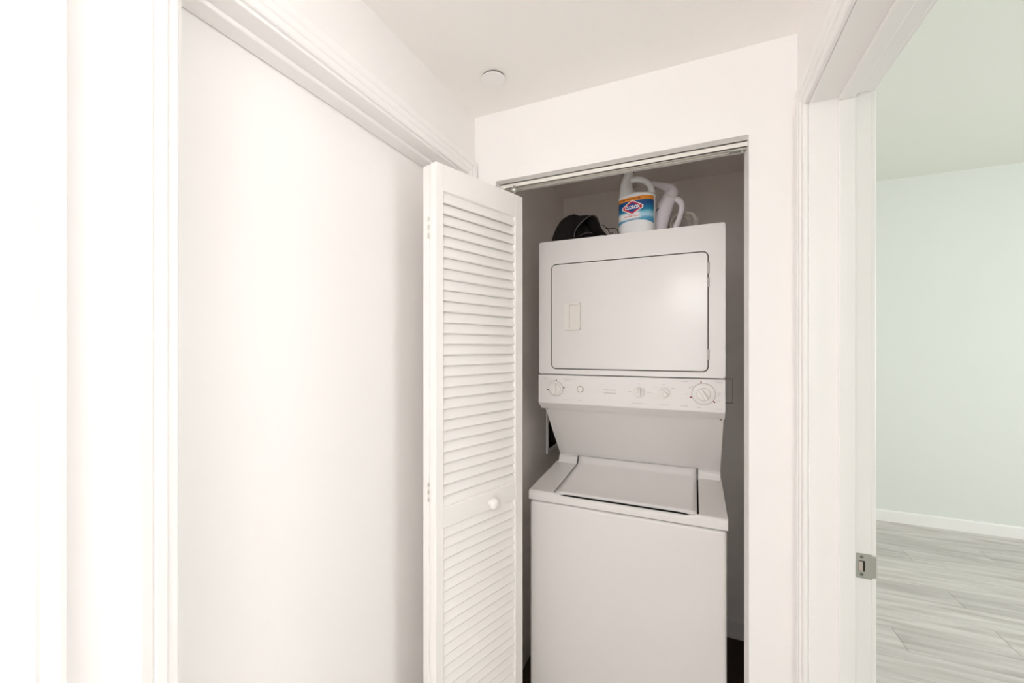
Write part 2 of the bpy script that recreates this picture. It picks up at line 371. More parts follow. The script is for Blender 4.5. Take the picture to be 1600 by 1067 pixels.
bm = bmesh.new(); box(bm, SX0, SX1, LY0 + jd - RV, LY1 - jd + RV, JZ - .011, JZ, .004, 3); obj('door_stop', bm, 'trim', t)
bm = bmesh.new(); box(bm, SX0, SX1, LY0 + jd - RV, LY0 + jd - RV + .011, 0, JZ - .011, .004, 3); obj('door_stop', bm, 'trim', t)
bm = bmesh.new(); box(bm, SX0, SX1, LY1 - jd + RV - .011, LY1 - jd + RV, 0, JZ - .011, .004, 3); obj('door_stop', bm, 'trim', t)
d = struct(empty('door_1', (-.835, .8, 0)), 'flush white closed door behind the folded louvered panels', 'door')
obj('door_leaf', bx(-.850, -.8165, LY0 + .009, LY1 - .009, .008, JZ - .003, .001, 1), 'door', d)
# second door nearer the viewer: its casing edge shows at the frame's border
t = struct(empty('trim_2', (XL, -.2, 0)), 'white moulded casing at the edge of view beside the flush door', 'trim')
casing(t, XL, 1, -0.62, 0.181, LZ)
obj('jamb', bx(LXB, XL, .172, .182, 0, LZ), 'trim', t); obj('jamb', bx(LXB, XL, -.621, -.611, 0, LZ), 'trim', t); obj('head_jamb', bx(LXB, XL, -.62, .181, LZ - .008, LZ + .001), 'trim', t)
d = struct(empty('door_2', (-.835, -.2, 0)), 'flush white door nearest the viewer, outside the frame', 'door')
obj('door_leaf', bx(-.850, -.8165, -.61, .171, .008, LZ - .01, .001, 1), 'door', d)
# right doorway
t = struct(empty('trim_3', (XR, .8, 0)), 'white moulded casing and jamb of the doorway into the mint room', 'trim')
casing(t, XR, -1, RY0, RY1, RZ)
casing(t, XRR, 1, RY0, RY1, RZ)
JY = RY1 - .002
JB = (XR + .001, XRR)
obj('jamb', bx(JB[0], JB[1], JY, RY1 + .02, 0, RZ + .02, .0015, 1), 'trim', t)
obj('jamb', bx(JB[0], JB[1], RY0 - .02, RY0 + .002, 0, RZ + .02, .0015, 1), 'trim', t)
obj('head_jamb', bx(JB[0], JB[1], RY0 + .002, JY, RZ - .002, RZ + .02, .0015, 1), 'trim', t)
S0, S1 = .309, .340
obj('door_stop', bx(S0, S1, JY - .010, JY, 0, RZ - .012, .0025, 2), 'trim', t)
obj('door_stop', bx(S0, S1, RY0 + .002, RY0 + .012, 0, RZ - .012, .0025, 2), 'trim', t)
obj('door_stop', bx(S0, S1, RY0 + .002, JY, RZ - .012, RZ - .002, .0025, 2), 'trim', t)

# strike plate on the far jamb of the doorway
zs = H - .502
sp = tag(empty('strike_plate', (.36, JY, zs)), 'brushed metal strike plate on the white door jamb', 'strike plate')
bm = bmesh.new(); plate(bm, rrect(.3412, .3735, zs - .0285, zs + .0285, .005), [rrect(.3475, .3590, zs - .0125, zs + .0125, .001, 1)], JY - .0016, JY)
obj('plate', bm, 'steel', sp)
bm = bmesh.new(); prof = [(.3725, JY - .0016), (.3790, JY - .0014), (.3818, JY + .0006), (.3836, JY + .006), (.3822, JY + .0064), (.3806, JY + .0016), (.3785, JY - .0001), (.3725, JY)]
extrude_poly(bm, prof, lambda p: (p[0], p[1], zs - .024), lambda p: (p[0], p[1], zs + .024)); obj('lip', bm, 'steel', sp)
bm = bx(.3470, .3595, JY - .0006, JY + .0002, zs - .0130, zs + .0130); obj('latch_hole', bm, 'gap', sp)
bm = bx(.3478, .3550, JY - .0045, JY - .0005, zs - .0110, zs + .0110, .0012, 2); obj('latch_tongue', bm, 'brass', sp)
for dz in (-.0195, .0205):
    bm = bmesh.new(); lathe(bm, [(0, .0012), (.0025, .0012), (.0036, 0)], Matrix.Translation((.3530, JY - .0015, zs + dz)) @ Matrix.Rotation(R(90), 4, 'X'), 16); box(bm, .3525, .3535, JY - .0030, JY - .0026, zs + dz - .002, zs + dz + .002)
    obj('screw', bm, 'darksteel', sp)

# ------------------------------------------------------------------ fill lamp (added, unseen behind the viewer) and ceiling disc
LC = Vector((0.0, -1.0, H + .50)); LR = .19
lp = tag(empty('added_globe_lamp', (LC.x, LC.y, 0)), 'added globe fill lamp on a slim stand, unseen behind the viewer', 'lamp')
bm = bmesh.new(); lathe(bm, [(0, .001), (.12, .001), (.122, .012), (.05, .022), (.014, .035), (0, .035)], Matrix.Translation((LC.x, LC.y, 0)), 36); obj('base', bm, 'trim', lp, True)
bm = bmesh.new(); tube(bm, [(LC.x, LC.y, .03), (LC.x, LC.y, LC.z - LR + .004)], .011, 14); obj('pole', bm, 'trim', lp, True)
bm = bmesh.new(); lathe(bm, [(LR*math.sin(math.pi*k/24), -LR*math.cos(math.pi*k/24)) for k in range(25)], Matrix.Translation(LC), 40); obj('globe_shade', bm, 'lamp', lp, True)
dc = tag(empty('sprinkler_cover', (-.5665, 1.127, ZC)), 'small round white cover plate on the ceiling', 'cover plate')
bm = bmesh.new(); lathe(bm, [(0, -.0075), (.0355, -.0075), (.0368, -.0068), (.0368, -.0055), (.036, -.005), (0, -.005)], Matrix.Translation((-.5665, 1.127, ZC)), 48); obj('disc', bm, 'trim', dc)
bm = bmesh.new(); lathe(bm, [(0, 0), (.0345, 0), (.0345, -.0052), (0, -.0052)], Matrix.Translation((-.5665, 1.127, ZC)), 32); obj('cup', bm, 'darkgrey', dc)

# ================================================================== BIFOLD DOOR
PT = .0286
far = Vector((-.559, 1.345)); near = Vector((-.6795, .980))
ax = (far - near); PLEN = ax.length; ax.normalize(); nrm = Vector((-ax.y, ax.x))      # nrm: away from the viewer side, to the left
ZT, ZB = H + .540, .018
bd = tag(empty('bifold_door', (near.x, near.y, 0)), 'white louvered bifold door folded open beside the laundry closet', 'door')
ang = math.atan2(ax.y, ax.x)
# panel local frame: x along the panel (0 = fold edge), y = thickness (0 front .. PT back), z up
SL, SR = .030, .040
Z1, Z2, Z3, Z4 = H + .462, H - .469, H - .529, .20     # louver field limits
def louver_panel(px, py, flip):
    p = empty('panel', (0, 0, 0), 0, bd)
    p.location = (px - bd.location.x, py - bd.location.y, 0); p.rotation_euler = (0, 0, ang)
    def part(n, bm, m='louver', sm=False):
        return obj(n, bm, m, p, sm, world=False)
    part('stile', bx(0, SL, 0, PT, ZB, ZT, .003, 2)); part('stile', bx(PLEN - SR, PLEN, 0, PT, ZB, ZT, .003, 2))
    part('rail', bx(SL - .002, PLEN - SR + .002, .0006, PT - .0006, Z1, ZT, .0015, 1)); part('rail', bx(SL - .002, PLEN - SR + .002, .0006, PT - .0006, Z3, Z2, .0015, 1)); part('rail', bx(SL - .002, PLEN - SR + .002, .0006, PT - .0006, ZB, Z4, .0015, 1))
    # slats: lower edge to the front
    mesh = None
    for za, zb in ((Z2, Z1), (Z4, Z3)):
        n = round((zb - za)/.0317); pitch = (zb - za)/n
        for i in range(n):
            zc = za + pitch*(i + .5)
            if mesh is None:
                b2 = bmesh.new(); th = .0060; L = .0345; a = R(67)
                dirv = Vector((math.cos(a), math.sin(a))); nv = Vector((-dirv.y, dirv.x))
                pr = []
                for (s, q) in ((-L/2, -th/2), (L/2, -th/2), (L/2, th/2), (-L/2 + .002, th/2), (-L/2, th/2 - .002)):
                    v = dirv*s + nv*q; pr.append((v.x, v.y))
                extrude_poly(b2, pr, lambda q: (SL - .003, PT/2 - .003 + q[0], q[1]), lambda q: (PLEN - SR + .003, PT/2 - .003 + q[0], q[1]))
                mesh = bpy.data.meshes.new('slat'); bmesh.ops.recalc_face_normals(b2, faces=b2.faces); b2.to_mesh(mesh); b2.free(); mesh.materials.append(M['louver'])
            o = bpy.data.objects.new('slat', mesh); COL.objects.link(o); o.parent = p; o.location = (0, 0, zc)
    return p
p_front = louver_panel(near.x, near.y, False)
back_o = near + nrm*(PT + .0045)
p_back = louver_panel(back_o.x, back_o.y, True)
# knob on the visible panel
kx = (Vector((-.616, 1.191)) - near).dot(ax)
bm = bmesh.new()
lathe(bm, [(.0, 0), (.0095, 0), (.0085, .003), (.0085, .006), (.0130, .0085), (.0165, .013), (.0178, .0185), (.0168, .024), (.0135, .0285), (.0075, .0315), (0, .0325)], Matrix.Translation((kx, .0006, H - .506)) @ Matrix.Rotation(R(90), 4, 'X'), 32)
obj('knob', bm, 'louver', p_front, True, world=False)
# roller pin in the track
bm = bmesh.new(); lathe(bm, [(0, 0), (.005, 0), (.005, .012), (.011, .014), (.011, .026), (.004, .028), (.004, .036), (0, .036)], Matrix.Translation((PLEN - .03, PT/2, ZT)), 20)
obj('roller_pin', bm, 'steel', p_front, True, world=False)
# hinges on the fold edge
hp = near + nrm*(PT + .0015)
for z0, z1 in ((H + .322, H + .384), (H - .449, H - .394)):
    h = empty('hinge', (0, 0, 0), 0, bd)
    h.location = (hp.x - bd.location.x - ax.x*.002, hp.y - bd.location.y - ax.y*.002, 0); h.rotation_euler = (0, 0, ang)
    n = 5; hz = (z1 - z0)/n
    for i in range(n):
        bm = bmesh.new(); lathe(bm, [(0, z0 + i*hz + .0008), (.0038, z0 + i*hz + .0008), (.0038, z0 + (i+1)*hz - .0008), (0, z0 + (i+1)*hz - .0008)], None, 14)
        obj('knuckle', bm, 'track' if i % 2 else 'steel', h, False, world=False)
    bm = bmesh.new(); box(bm, .0005, .0022, -.010, .010, z0, z1); obj('leaf', bm, 'louver', h, False, world=False)
# track
tr = tag(empty('door_track', (OX0, 1.35, OZ)), 'painted metal track under the head of the closet opening', 'track')
bm = bmesh.new(); TY0, TY1, TZ = 1.335, 1.368, OZ - .018
box(bm, OX0, OX1, TY0, TY0 + .003, TZ, OZ); box(bm, OX0, OX1, TY1 - .003, TY1, TZ, OZ); box(bm, OX0, OX1, TY0, TY1, OZ - .003, OZ)
box(bm, OX0, OX1, TY0, TY0 + .010, TZ, TZ + .002); box(bm, OX0, OX1, TY1 - .010, TY1, TZ, TZ + .002)
obj('channel', bm, 'track', tr)
bm = bx(OX1 - .045, OX1 - .001, TY0 + .009, TY1 - .009, TZ - .003, TZ + .010, .001, 1); obj('end_bracket', bm, 'steel', tr)
bm = bmesh.new(); lathe(bm, [(0, 0), (.0035, 0), (.0035, .012), (0, .012)], Matrix.Translation((OX1 - .012, 1.352, TZ - .010)), 14); obj('bolt', bm, 'steel', tr)

# ================================================================== STACKED WASHER DRYER
A, B = -.5865, .0995                      # left / right sides
WY, DY, PY = 1.472, 1.585, 1.577          # washer front, dryer front, control panel front
BY = 2.20
u = tag(empty('stacked_washer_dryer', ((A+B)/2, 1.85, 0)), 'white stacked washer and dryer in the laundry closet', 'washer dryer')
ZS = H - .585                             # seam between washer body and top
bm = bx(A + .003, B - .003, WY + .004, BY, .03, ZS - .0055, .010, 3); obj('washer_body', bm, 'enamel', u)
obj('plinth', bx(A + .03, B - .03, WY + .03, BY - .02, .0015, .034), 'gap', u)
obj('seam', bx(A + .012, B - .012, WY + .014, BY - .01, ZS - .007, ZS + .004), 'gap', u)
# washer top: frame of side strips, front strip; slopes up to the rear
def ztop(y): return H - .549 + (y - 1.482) * (.022/.34)
LX0, LX1, LY_F, LY_B = -.4835, .0090, 1.492, 1.846
bm = bmesh.new()
def strip(bm, x0, x1, y0, y1, zb, rf=0.0, rl=0.0, rr=0.0):
    sec = []
    if rf > 0:
        for i in range(5):
            a = R(180 - 90*i/4); sec.append((y0 + rf + rf*math.cos(a), ztop(y0 + rf) - rf + rf*math.sin(a)))
    else: sec.append((y0, ztop(y0)))
    sec.append((y1, ztop(y1))); sec += [(y1, zb), (y0, zb)]
    extrude_poly(bm, sec, lambda p: (x0, p[0], p[1]), lambda p: (x1, p[0], p[1]))
strip(bm, A, LX0 - .006, WY, 1.835, ZS, .010); strip(bm, LX1 + .006, B, WY, 1.835, ZS, .010)
# front strip between them, dropping a little under the lid's lip
rings = []
for i in range(41):
    sx = i/40; x = (LX0 - .006) + (LX1 - LX0 + .012)*sx; e = min(sx, 1 - sx)*(LX1 - LX0)
    t_ = min(1.0, e/.040); drop = .0085*t_*t_*(3 - 2*t_)
    zt = ztop(WY + .010) - drop
    sec = [(WY, ZS)] + [(WY + .010 - .010*math.cos(R(90*k/4)), zt - .010 + .010*math.sin(R(90*k/4))) for k in range(5)] + [(1.4835, zt - .001), (1.4840, zt - .012), (1.4840, ZS)]
    rings.append([bm.verts.new((x, p[0], p[1])) for p in sec])
for a_, b_ in zip(rings, rings[1:]):
    for k in range(len(a_)): bm.faces.new((a_[k], a_[(k+1) % len(a_)], b_[(k+1) % len(a_)], b_[k]))
bm.faces.new(rings[0]); bm.faces.new(list(reversed(rings[-1])))
obj('washer_top', bm, 'enamel', u)
bm = bx(LX0 - .008, LX1 + .008, 1.483, 1.86, ZS, ztop(1.484) - .016); obj('lid_gap_shade', bm, 'gap', u)  # dark block below the lid: the shade in its gaps, done by colour
# rear ledge: rounded rise on each side of the lid
def ledge(bm, x0, x1, lift=0.0):
    sec = [(1.815, ztop(1.815) + lift)] + [(1.835 - .012*math.cos(R(a)), H - .512 + lift + .014*math.sin(R(a))) for a in (0, 30, 60, 90)] + [(1.850, H - .494 + lift), (1.87, H - .494), (1.87, H - .55), (1.815, H - .55)]
    extrude_poly(bm, sec, lambda p: (x0, p[0], p[1]), lambda p: (x1, p[0], p[1]))
bm = bmesh.new(); ledge(bm, A + .012, LX0 - .006); obj('rear_ledge', bm, 'enamel', u)
bm = bmesh.new(); ledge(bm, LX1 + .006, B - .004); obj('rear_ledge', bm, 'enamel', u)
# lid with turned-up back and dipped front corners
bm = bmesh.new()
nx = 26; rows = []
prof_y = [1.4925, 1.4905, 1.4915, 1.4955, 1.502, 1.815, 1.823, 1.830, 1.838, 1.850]
for i in range(nx + 1):
    s = i/nx; x = LX0 + (LX1 - LX0)*s; e = min(s, 1 - s)*(LX1 - LX0)
    dip = max(0.0, 1 - e/.045)**1.5
    r = []
    for k, yy in enumerate(prof_y):
        z = ztop(yy) + .003*max(0.0, min(1.0, (1.70 - yy)/.2))
        if k == 0: z = ztop(1.49) - .0015 - .0085*dip
        elif k == 1: z = ztop(1.49) + .0002 - .0065*dip
        elif k == 2: z = ztop(1.49) + .0022 - .0035*dip
        elif k == 6: z = H - .517
        elif k == 7: z = H - .506
        elif k == 8: z = H - .4985
        elif k == 9: z = H - .4955
        yo = -.0055*dip if k < 3 else 0
        r.append(bm.verts.new((x, yy + yo, z)))
    rows.append(r)
for r0, r1 in zip(rows, rows[1:]):
    for k in range(len(prof_y) - 1): bm.faces.new((r0[k], r0[k+1], r1[k+1], r1[k]))
res = bmesh.ops.extrude_face_region(bm, geom=list(bm.faces))
for v in [g for g in res['geom'] if isinstance(g, bmesh.types.BMVert)]: v.co.z -= .006; v.co.y += .001
obj('lid', bm, 'enamel', u, True)
# slanted panel between washer and controls
bm = bmesh.new()
sec = [(1.628, H - .243), (1.8475, H - .4965), (1.90, H - .4965), (1.90, H - .243)]
extrude_poly(bm, sec, lambda p: (A + .010, p[0], p[1]), lambda p: (B - .003, p[0], p[1])); obj('slanted_panel', bm, 'enamel', u)
for x in (A + .019, B - .012):
    bm = bmesh.new(); lathe(bm, [(.0035, 0), (.003, .002), (0, .0025)], Matrix.Translation((x, 1.633, H - .2552)) @ Matrix.Rotation(R(49), 4, 'X'), 14); obj('screw', bm, 'darkgrey', u)
obj('support_frame', bx(A + .02, B - .02, 1.90, BY - .01, H - .56, H - .12), 'enamel', u)
# control panel
bm = bmesh.new()
sec = [(PY + .003, H - .1085), (PY, H - .1115), (PY, H - .221), (PY + .002, H - .2245), (1.612, H - .2505), (1.70, H - .2505), (1.70, H - .1085)]
extrude_poly(bm, sec, lambda p: (A + .0015, p[0], p[1]), lambda p: (B - .0015, p[0], p[1]))
cp = obj('control_panel', bm, 'enamel2', u)
RX = Matrix.Rotation(R(90), 4, 'X')
def at(x, zrel, y=PY): return Matrix.Translation((x, y, H + zrel)) @ RX          # local z points to the viewer (-y)
def grip(x, zrel, deg, L, wd, hgt, base):
    bm = bmesh.new(); box(bm, -wd/2, wd/2, -L/2, L/2, base - .002, base + hgt, min(wd, hgt)*.25, 2)
    bmesh.ops.transform(bm, matrix=at(x, zrel) @ Matrix.Rotation(R(deg), 4, 'Z'), verts=bm.verts); return bm
def dial(x, zrel, ro, ri, deg, name='dial'):
    bm = bmesh.new(); lathe(bm, [(0, 0), (ro, 0), (ro, .004), (ro - .0015, .006), (ri + .002, .007), (0, .007)], at(x, zrel), 40)
    k = obj(name, bm, 'enamel2', cp, False)
    bm = bmesh.new(); lathe(bm, [(ro + .0010, 0), (ro + .0012, .0006), (ro - .0012, .0006), (ro - .0012, 0)], at(x, zrel), 40); obj('dial_ring', bm, 'print', k)
    bm = bmesh.new(); lathe(bm, [(0, .006), (ri, .006), (ri, .011), (ri - .0015, .013), (0, .013)], at(x, zrel), 36); obj('knob_base', bm, 'plastic', k)
    obj('grip', grip(x, zrel, deg, ri*1.9, ri*.52, .012, .013), 'plastic', k)
    return k
dial(-.511, -.1635, .0300, .0235, 0)
dial(.030, -.1605, .0375, .0225, 30)
def small_knob(x, zrel, ro, ri, deg):
    bm = bmesh.new(); lathe(bm, [(0, 0), (ro, 0), (ro - .001, .0025), (0, .003)], at(x, zrel), 36); k = obj('selector_knob', bm, 'enamel2', cp)
    bm = bmesh.new(); lathe(bm, [(0, .002), (ri, .002), (ri - .001, .010), (0, .0105)], at(x, zrel), 32); obj('knob_base', bm, 'plastic', k)
    obj('grip', grip(x, zrel, deg, ri*1.9, ri*.8, .011, .0105), 'plastic', k)
    bm = bmesh.new(); box(bm, -.0006, .0006, -ri*.2, ri*.8, .0205, .0222); bmesh.ops.transform(bm, matrix=at(x, zrel) @ Matrix.Rotation(R(deg), 4, 'Z'), verts=bm.verts); obj('pointer', bm, 'print', k)
small_knob(-.1870, -.1625, .0215, .0165, 0)
small_knob(-.1000, -.1615, .0215, .0165, 48)
bm = bmesh.new(); lathe(bm, [(0, .0), (.0132, 0), (.0132, .0012), (.0108, .0014), (.0106, .0008)], at(-.410, -.1615), 30); b = obj('push_button', bm, 'print', cp)
bm = bmesh.new(); lathe(bm, [(0, 0), (.0106, 0), (.0106, .004), (.0092, .0055), (0, .0058)], at(-.410, -.1615), 30); obj('button_cap', bm, 'plastic', b)
# markers around the dials
def mark(x, zrel, deg, r, m, L=.0062, wd=.0030):
    bm = bmesh.new(); box(bm, -wd/2, wd/2, r - L/2, r + L/2, 0, .0006)
    bmesh.ops.transform(bm, matrix=at(x, zrel) @ Matrix.Rotation(R(deg), 4, 'Z'), verts=bm.verts); return obj('marker', bm, m, cp)
for dg in (-4, -82, 98): mark(-.511, -.1635, dg, .0345, 'printdark')
for dg in (10, 108, -128): mark(.030, -.1605, dg, .0425, 'red', .0075, .0040)
# printed legend too small to read: short grey strokes
bm = bmesh.new()
def stroke(x, zrel, wd, hgt=.0021):
    xx = x - wd/2
    while xx < x + wd/2:
        l = random.uniform(.0018, .0046); box(bm, xx, min(xx + l, x + wd/2), PY - .0004, PY + .0002, H + zrel - hgt/2*random.uniform(.8, 1.1), H + zrel + hgt/2); xx += l + .0011
LEG = [(-.5575, -.1215, .020), (-.5560, -.128, .008), (-.538, -.1275, .008), (-.455, -.1225, .055), (-.461, -.1285, .026), (-.468, -.2065, .026), (-.412, -.2065, .011),
       (-.187, -.2055, .050), (-.187, -.1335, .007), (-.219, -.1625, .011), (-.152, -.163, .017),
       (-.100, -.206, .032), (-.100, -.1315, .008), (-.130, -.1425, .014), (-.070, -.1440, .014),
       (-.0295, -.1195, .022), (.0800, -.1185, .022), (-.0320, -.206, .026), (.0780, -.211, .018), (.0150, -.2090, .012), (-.0060, -.1350, .009), (-.0120, -.1405, .012), (-.0235, -.1630, .013), (.0790, -.1555, .012), (.0790, -.1630, .010), (.0780, -.1830, .010)]
for a in LEG: stroke(*a, hgt=.0016)
stroke(-.2955, -.1605, .046, .0030); stroke(-.2955, -.1720, .050, .0026)
obj('printed_legend', bm, 'print', cp)['kind'] = 'stuff'
# dryer: box, front plate with a real door opening, door, handle pocket, hinges
DZ0, DZ1 = H - .1055, H + .437
bm = bmesh.new(); box(bm, A, B, DY + .006, BY, DZ0, DZ1, .010, 3); obj('dryer_body', bm, 'enamel', u)
D0, D1, E0, E1 = -.5295, .0425, H - .0805, H + .3375
g = .0048
bm = bmesh.new(); plate(bm, rrect(A + .0005, B - .0005, DZ0 + .0005, DZ1 - .0005, .010), [rrect(D0 - g, D1 + g, E0 - g, E1 + g, .021)], DY, DY + .012)
obj('dryer_front', bm, 'enamel', u)
bm = bx(D0 - .01, D1 + .01, DY + .0048, DY + .0058, E0 - .01, E1 + .01); obj('door_gap_shade', bm, 'darkgrey', u)  # dark sheet behind the door gap, coloured as the shade in it
HX0, HX1, HZ0, HZ1 = -.4770, -.4105, H + .0725, H + .1805
PX0, PX1, PZ0, PZ1 = -.4560, -.4165, H + .0790, H + .1740
bm = bmesh.new(); plate(bm, rrect(D0, D1, E0, E1, .0165), [rrect(PX0 - .002, PX1 + .002, PZ0 - .002, PZ1 + .002, .006)], DY - .002, DY + .0046)
dd = obj('dryer_door', bm, 'enameldoor', u)
bm = bmesh.new(); plate(bm, rrect(HX0, HX1, HZ0, HZ1, .008), [rrect(PX0, PX1, PZ0, PZ1, .006)], DY - .0075, DY - .0018); hd = obj('handle', bm, 'beigeplastic', dd)
bm = bx(PX0 - .0015, PX1 + .0015, DY + .0036, DY + .0044, PZ0 - .0015, PZ1 + .0015); obj('handle_recess', bm, 'beigeplastic', hd)
bm = bmesh.new(); plate(bm, rrect(HX0 - .001, HX1 + .0022, HZ0 - .0018, HZ1 + .001, .008), [rrect(HX0 + .001, HX1 - .001, HZ0 + .001, HZ1 - .001, .007)], DY - .0026, DY - .0018); obj('handle_shadow_rim', bm, 'print', hd)  # grey rim painted as the handle's shadow, wider right and below
for z0, z1 in ((.262, .3025), (.2145, .248), (-.0406, -.0045)):
    hh = empty('hinge', (D1 + .0026 - u.location.x, DY - u.location.y, 0), 0, u)
    n = 6
    for i in range(n):
        a0 = H + z0 + (z1 - z0)*i/n; a1 = H + z0 + (z1 - z0)*(i+1)/n
        bm = bmesh.new(); lathe(bm, [(0, a0 + .0004), (.0050, a0 + .0005), (.0050, a1 - .0005), (0, a1 - .0004)], None, 12); obj('knuckle', bm, 'hingegrey', hh, False, world=False)

# utility box in the closet's left wall, cover box on the right
ub = tag(empty('washer_outlet_box', (CXL, 2.19, UB[2])), 'white framed recessed utility box in the closet wall behind the washer', 'utility box')
bm = bmesh.new(); fw = .022
for a in ((UB[0] - .012, UB[0] + fw - .012, UB[2] - .012, UB[3] + .012), (UB[1] - fw + .012, UB[1] + .012, UB[2] - .012, UB[3] + .012), (UB[0], UB[1], UB[2] - .012, UB[2] + fw - .012), (UB[0], UB[1], UB[3] - fw + .012, UB[3] + .012)):
    box(bm, CXL, CXL + .010, a[0], a[1], a[2], a[3], .002, 1)
obj('frame', bm, 'trim', ub)
bm = bmesh.new()
for a in ((CXL - .099, CXL - .095, UB[0], UB[1], UB[2], UB[3]), (CXL - .095, CXL + .002, UB[0], UB[0] + .003, UB[2], UB[3]), (CXL - .095, CXL + .002, UB[1] - .003, UB[1], UB[2], UB[3]), (CXL - .095, CXL + .002, UB[0], UB[1], UB[2], UB[2] + .003), (CXL - .095, CXL + .002, UB[0], UB[1], UB[3] - .003, UB[3])):
    box(bm, *a)
obj('recess', bm, 'gap', ub)  # near-black lining: the recess's shade is put into its colour
for yy in (2.14, 2.21):
    bm = bmesh.new(); tube(bm, [(CXL - .05, yy, UB[2] + .03), (CXL - .05, yy, UB[2] + .09)], .012, 12); tube(bm, [(CXL - .05, yy, UB[2] + .05), (CXL - .015, yy, UB[2] + .05)], .009, 10); obj('valve', bm, 'gap', ub)
ob = tag(empty('junction_cover', (.14, CYB, H - .285)), 'flat painted cover box on the closet wall beside the control panel', 'cover box')
bm = bx(.095, .180, CYB - .006, CYB, H - .280, H - .160, .0015, 1); obj('cover', bm, 'closet', ob)
bm = bx(.092, .183, CYB - .003, CYB, H - .2855, H - .1575); obj('cover_shadow_line', bm, 'print', ob)  # grey plate painted as the shadow line round the cover, deepest below

# ================================================================== THINGS ON THE DRYER
def px(uu, vv, Y):
    """point on the plane y = Y for a measured spot of the photograph (used once to size the things)"""
    a = (uu - 800)/636; dx = FWD[0] + a*RGT[0]; dy = FWD[1] + a*RGT[1]; t = Y/dy
    return Vector((t*dx, Y, H + (544 - vv)/636*t))
DT = DZ1 + .0005
# ---- bleach bottle
BC = Vector((-.2060, 1.667)); BR = -R(9)
bt = tag(empty('bleach_bottle', (BC.x, BC.y, DT), BR), 'white plastic bleach bottle with blue and orange label on the dryer', 'bottle')
def sup(th, hw, hd, n): 
    c, s = math.cos(th), math.sin(th)
    return hw*math.copysign(abs(c)**(2/n), c), hd*math.copysign(abs(s)**(2/n), s)
def loft(bm, rings, n=44):
    R_ = []
    for cx, hw, hd, z, e in rings:
        R_.append([bm.verts.new((cx + sup(2*math.pi*k/n, hw, hd, e)[0], sup(2*math.pi*k/n, hw, hd, e)[1], z)) for k in range(n)])
    for a, b in zip(R_, R_[1:]):
        for k in range(n): bm.faces.new((a[k], a[(k+1) % n], b[(k+1) % n], b[k]))
    bm.faces.new(list(reversed(R_[0]))); bm.faces.new(R_[-1]); return bm
HWB, HDB, EX = .0700, .0480, 2.6
LZ0, LZ1 = .036, .148
bm = bmesh.new()
loft(bm, [(0, HWB*.86, HDB*.82, 0, EX), (0, HWB*.95, HDB*.93, .003, EX), (0, HWB*.995, HDB*.99, .010, EX), (0, HWB, HDB, .018, EX), (0, HWB, HDB, LZ0 - .003, EX), (0, HWB*.985, HDB*.978, LZ0, EX), (0, HWB*.985, HDB*.978, LZ1, EX), (0, HWB, HDB, LZ1 + .003, EX),
          (-.001, HWB*.985, HDB*.98, .158, 2.5), (-.004, HWB*.94, HDB*.94, .1605, 2.4), (-.016, .0520, .043, .1635, 2.3), (-.0290, .0385, .041, .1685, 2.2), (-.0365, .0305, .0385, .179, 2.1), (-.0415, .0245, .035, .196, 2), (-.0420, .0225, .0315, .212, 2), (-.0395, .0215, .028, .226, 2), (-.0360, .0205, .024, .238, 2), (-.0340, .0195, .020, .248, 2), (-.0335, .0185, .0185, .256, 2), (-.0335, .0180, .0180, .264, 2)])
body = obj('body', bm, 'hdpe', bt, True, world=False)
q, rr = spline([(-.034, 0, .222, .013), (-.012, 0, .2290, .0118), (.012, 0, .2250, .0112), (.036, 0, .2110, .0108), (.0530, 0, .1880, .0105), (.0550, 0, .164, .0125), (.0530, 0, .150, .014)], 8)
bm = bmesh.new(); tube(bm, q, rr, 16, flat=1.15, side=(0, 1, 0)); obj('grip_handle', bm, 'hdpe', bt, True, world=False)
bm = bmesh.new(); lathe(bm, [(0, .260), (.0215, .260), (.0215, .286), (.020, .289), (0, .289)], Matrix.Translation((-.0335, 0, 0)), 30); obj('bottle_cap', bm, 'bluecap', bt, False, world=False)
# label wrapped on the front; arc-length lookup on the section
def section_table(off):
    pts = []
    for i in range(801):
        th = -math.pi + math.pi*i/800           # left side (-x) through the front (-y) to the right
        x, y = sup(th, HWB*.985 + off, HDB*.978 + off, EX); pts.append((x, y))
    s = [0]
    for a, b in zip(pts, pts[1:]): s.append(s[-1] + math.dist(a, b))
    mid = s[400]; return [v - mid for v in s], pts
import bisect
TABS = {}
def wrap(s, z, off):
    if off not in TABS: TABS[off] = section_table(off)
    S, P = TABS[off]; i = min(max(bisect.bisect(S, s), 1), len(S) - 1); f = (s - S[i-1])/max(1e-9, S[i] - S[i-1]); f = min(max(f, 0), 1)
    return Vector((P[i-1][0] + (P[i][0] - P[i-1][0])*f, P[i-1][1] + (P[i][1] - P[i-1][1])*f, z))
SMAX = section_table(0)[0][-1]
def wrapped(name, s0, s1, z0f, z1f, off, m, parent, n=60, k=3):
    bm = bmesh.new(); g_ = []
    for i in range(n + 1):
        s = s0 + (s1 - s0)*i/n; za, zb = z0f(s), z1f(s)
        g_.append([bm.verts.new(wrap(s, za + (zb - za)*j/k, off)) for j in range(k + 1)])
    for a, b in zip(g_, g_[1:]):
        for j in range(k): bm.faces.new((a[j], a[j+1], b[j+1], b[j]))
    return obj(name, bm, m, parent, True, world=False)
E_ = SMAX - .012
lb = wrapped('label', -E_, E_, lambda s: .0385 + .017*math.cos(max(-1, min(1, s/.09))*math.pi/2), lambda s: .1305, .0004, 'label', bt, 80, 4)
wrapped('orange_band', -E_, E_, lambda s: .1305, lambda s: .1455, .0004, 'orange', lb, 80, 2)
LS = -.004
